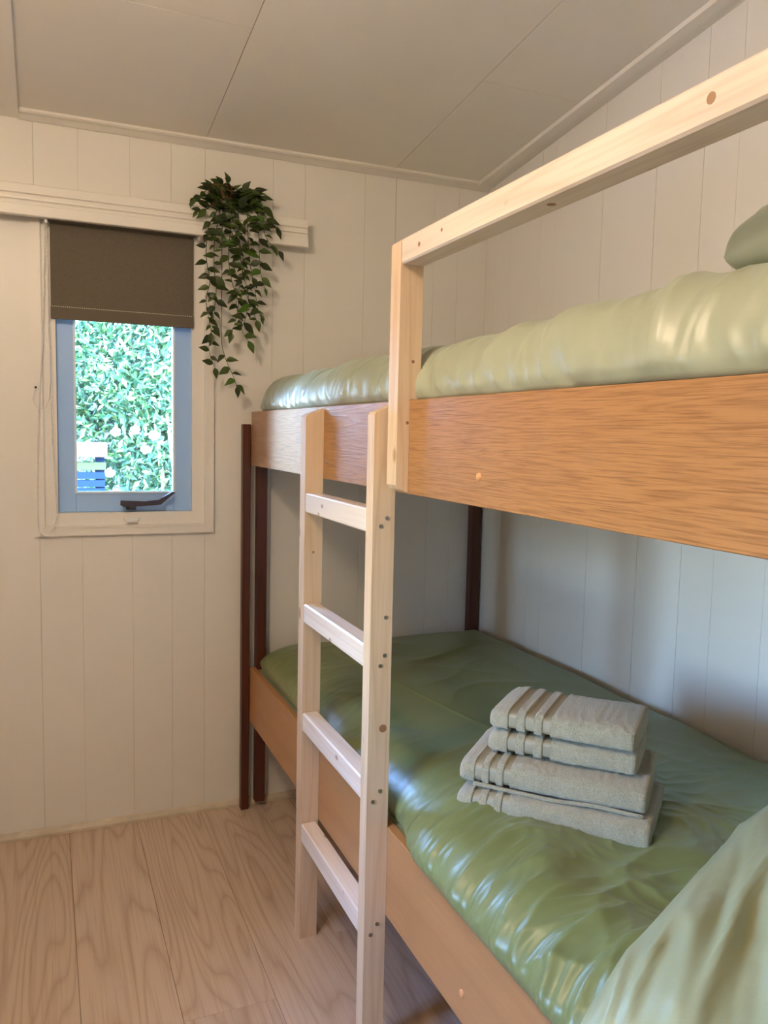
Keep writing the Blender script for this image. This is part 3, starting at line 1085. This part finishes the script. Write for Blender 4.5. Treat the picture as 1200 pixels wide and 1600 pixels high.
for si, st in enumerate(STR):
    pts = [Vector(p) for p in st]
    fine = []
    for i in range(len(pts) - 1):
        p0, p1, p2, p3 = pts[max(i - 1, 0)], pts[i], pts[i + 1], pts[min(i + 2, len(pts) - 1)]
        for q in range(8):
            t_ = q / 8
            fine.append(.5 * ((2 * p1) + (p2 - p0) * t_ + (2 * p0 - 5 * p1 + 4 * p2 - p3) * t_ ** 2 + (3 * p1 - p0 - 3 * p2 + p3) * t_ ** 3))
    fine.append(pts[-1])
    part('vine', MB().tube(fine, [.0014 - .0007 * i / len(fine) for i in range(len(fine))], 5), M['stem'], plant, True)
    acc, side = 0.012, rng.choice((-1, 1))
    d = 0
    bare = si == 1
    for a, b in zip(fine[:-1], fine[1:]):
        L_ = (b - a).length
        while acc < d + L_:
            c = a.lerp(b, (acc - d) / L_)
            skip = bare and 1.43 < c.z < 1.76
            if not skip:
                out = Vector((side * rng.uniform(.5, 1.0), -rng.uniform(.05, .7), -rng.uniform(-.25, .9)))
                if si in (8, 9): out = Vector((-rng.uniform(.2, 1), -rng.uniform(0, .6), rng.uniform(-.9, .6)))
                nm = Vector((rng.uniform(-.5, .5), -1, rng.uniform(.1, .9)))
                add_leaf(c, out, nm, rng.uniform(.72, 1.08))
            side = -side
            acc += rng.uniform(.015, .022)
        d += L_
    add_leaf(fine[-1], fine[-1] - fine[-3] + Vector((0, -.002, -.004)), (0, -1, .3), .9)
# the bushy crown over the pot
for i in range(74):
    a = rng.uniform(0, 2 * math.pi)
    rr = rng.uniform(.0, .078)
    p = Vector((-.893 + rr * 1.15 * math.cos(a), max(-.125, min(-.03, -.062 + rr * .7 * math.sin(a))), rng.uniform(1.855, 1.925) - .25 * rr))
    out = Vector((math.cos(a) * 1.0, -abs(math.sin(a)) * .7 - .1, rng.uniform(-.35, .75)))
    add_leaf(p, out, (rng.uniform(-.5, .5), -.8, rng.uniform(.2, 1.0)), rng.uniform(.8, 1.15))

# ================================================================== outside
struct('ground', MB().box(-9, 9, -9, 14, -.45, -.35), M['gravel'])


def leaf_cloud(n, sampler, L, Wd, seed):
    r = np.random.RandomState(seed)
    c = sampler(r, n)
    d = r.normal(size=(n, 3)); d[:, 2] -= .35; d /= np.linalg.norm(d, axis=1, keepdims=True)
    u = r.normal(size=(n, 3)); u[:, 2] += .8; u -= d * (u * d).sum(1, keepdims=True); u /= np.linalg.norm(u, axis=1, keepdims=True)
    s = np.cross(d, u)
    k_ = r.uniform(.7, 1.25, (n, 1))
    p0 = c; p1 = c + d * L * .45 * k_ + s * Wd / 2 * k_ + u * .006; p2 = c + d * L * k_; p3 = c + d * L * .45 * k_ - s * Wd / 2 * k_ + u * .006
    V = np.stack([p0, p1, p2, p3], 1).reshape(-1, 3)
    mb = MB()
    mb.v = [tuple(map(float, q)) for q in V]
    for i in range(n):
        b = i * 4
        mb.f += [(b, b + 1, b + 2), (b, b + 2, b + 3)]
    return mb


def ell(cs):
    def f(r, n):
        out = []
        w_ = np.array([c[3] * c[4] + c[4] * c[5] for c in cs]); w_ = w_ / w_.sum()
        ch = r.choice(len(cs), n, p=w_)
        d = r.normal(size=(n, 3)); d /= np.linalg.norm(d, axis=1, keepdims=True)
        rad = r.uniform(.55, 1.0, (n, 1)) ** .5
        C_ = np.array(cs)[ch]
        P = C_[:, :3] + d * rad * C_[:, 3:6]
        P[:, 2] = np.maximum(P[:, 2], -.3)
        return P
    return f


shrub = thing('flowering_shrub', 'sunlit green shrub with white flowers outside the window', 'shrub', (-.7, 2.75, -.35))
me_cloud = leaf_cloud(27000, ell([(-.62, 2.75, 1.10, .42, .55, .55), (-.45, 2.85, .85, .50, .55, .55), (-.75, 2.9, 1.62, .55, .55, .50), (-.15, 3.0, 1.3, .55, .6, .8), (-.55, 3.0, 2.2, .7, .6, .5), (-1.15, 3.15, 1.50, .35, .4, .33), (-1.40, 2.95, 1.0, .45, .4, .42)]), .062, .026, 5)
part('foliage', me_cloud, M['shrub'], shrub, kind='stuff')
for (x_, y_) in ((-.70, 2.35), (-.66, 2.38), (-.60, 2.33), (-.76, 2.45)):
    part('stem', MB().tube([(x_ + .03, y_ + .2, -.35), (x_ + .01, y_ + .02, .5), (x_, y_, .9), (x_ - .03, y_ + .15, 1.3)], [.022, .016, .014, .008], 7), M['bark'], shrub, True)


def flower(x_, y_, z_, r=.023):
    mb = MB()
    for q in range(5):
        a = 2 * math.pi * q / 5 + x_ * 9
        pc = Vector((x_ + math.cos(a) * r * .62, y_ - .004, z_ + math.sin(a) * r * .62))
        mb.lathe([(.001, -.006), (r * .42, -.003), (r * .55, .003), (r * .3, .008), (.001, .008)], pc, 8, 'y')
    mb.lathe([(.001, -.012), (r * .25, -.009), (r * .3, 0)], (x_, y_, z_), 8, 'y')
    return mb


for (x_, y_, z_) in ((-1.045, 2.18, 1.184), (-.945, 2.16, 1.197), (-.849, 2.16, 1.170), (-.894, 2.14, 1.091), (-1.082, 2.15, .962)):
    part('flower', flower(x_, y_, z_), M['petal'], shrub, True)
hedge = thing('garden_hedge', 'tall dense green hedge behind the flowering shrub', 'hedge', (-.8, 6.5, -.35))


def hs(r, n):
    return np.stack([r.uniform(-5, 4, n), 6.2 + .5 * r.rand(n), r.uniform(-.35, 3.6, n)], 1)


part('foliage', leaf_cloud(14000, hs, .22, .11, 8), M['hedge'], hedge, kind='stuff')
shed = thing('garden_shed', 'low grey-blue shed with a white fascia behind the shrub', 'shed', (-2.0, 5.4, -.35))
part('shed_wall', MB().box(-3.4, -.78, 5.05, 5.9, -.35, 1.72), M['shedwall'], shed)
part('fascia', MB().box(-3.45, -.74, 4.98, 5.03, 1.70, 1.86), M['fascia'], shed)
part('shed_roof', MB().box(-3.5, -.70, 4.95, 6.0, 1.87, 1.93), M['roof'], shed)
pl = thing('slatted_planter', 'wooden planter with pale top board and blue slats below the window view', 'planter', (-1.6, 2.1, -.35))
part('top_board', MB().box(-2.2, -1.103, 1.98, 2.10, 1.052, 1.128), M['palewood'], pl)
part('lower_board', MB().box(-2.2, -1.11, 2.0, 2.06, .985, 1.025), mat('mossy_board', (.02, .03, .007), .95), pl)
for i in range(7):
    z = .955 - i * .042
    part('slat', MB().box(-2.2, -1.115, 2.0, 2.03, z - .017, z + .017), M['bluewood'], pl)
for x_ in (-2.18, -1.16):
    part('post', MB().box(x_, x_ + .045, 2.031, 2.075, -.35, 1.052), M['bluewood'], pl)

# ------------------------------------------------------------------ added light blocker, unseen left of the frame
wd = thing('light_blocker', 'white two-door cupboard added out of view to block left window light', 'light_blocker', (-2.37, -1.08, 0))
part('body', MB().box(XL + .002, -2.10, -1.46, -.70, 0, 1.95, bev=.003), M['trimpaint'], wd)
for y0, y1, hy in ((-1.457, -1.082, -1.11), (-1.078, -.703, -1.05)):
    dr = part('door', MB().box(-2.0995, -2.082, y0, y1, .08, 1.94, bev=.003), M['trimpaint'], wd)
    part('handle', MB().tube([(-2.082, hy, .95), (-2.060, hy, .955), (-2.060, hy, 1.095), (-2.082, hy, 1.10)], .005, 8), M['steel'], dr, True)

# ================================================================== ceiling lamp (behind the frame's top edge)
LX, LY = -1.62, -1.62
lz = zceil(LY)
lamp = thing('pendant_lamp', 'round opal globe lamp hanging on a short white cord', 'lamp', (LX, LY, lz))
part('ceiling_rose', MB().lathe([(.045, .004), (.045, -.010), (.030, -.022), (.004, -.022)], (LX, LY, lz), 32), M['whiteplastic'], lamp, True)
part('cord', MB().tube([(LX, LY, lz - .02), (LX, LY, lz - .20)], .003, 8), M['whiteplastic'], lamp, True)
part('socket', MB().lathe([(.004, .03), (.022, .026), (.026, -.014), (.004, -.014)], (LX, LY, lz - .205), 24), M['whiteplastic'], lamp, True)
opal = mat('opal_glass', (.95, .9, .8), .4)
ob = opal.node_tree.nodes['Principled BSDF']
ob.inputs['Emission Color'].default_value = (1, .77, .53, 1)
ob.inputs['Emission Strength'].default_value = LAMP / (math.pi * 4 * math.pi * .1 ** 2)
part('globe', MB().lathe([(max(.1 * math.sin(math.pi * q / 18), .002), .1 * math.cos(math.pi * q / 18)) for q in range(19)], (LX, LY, lz - .32), 32), opal, lamp, True)
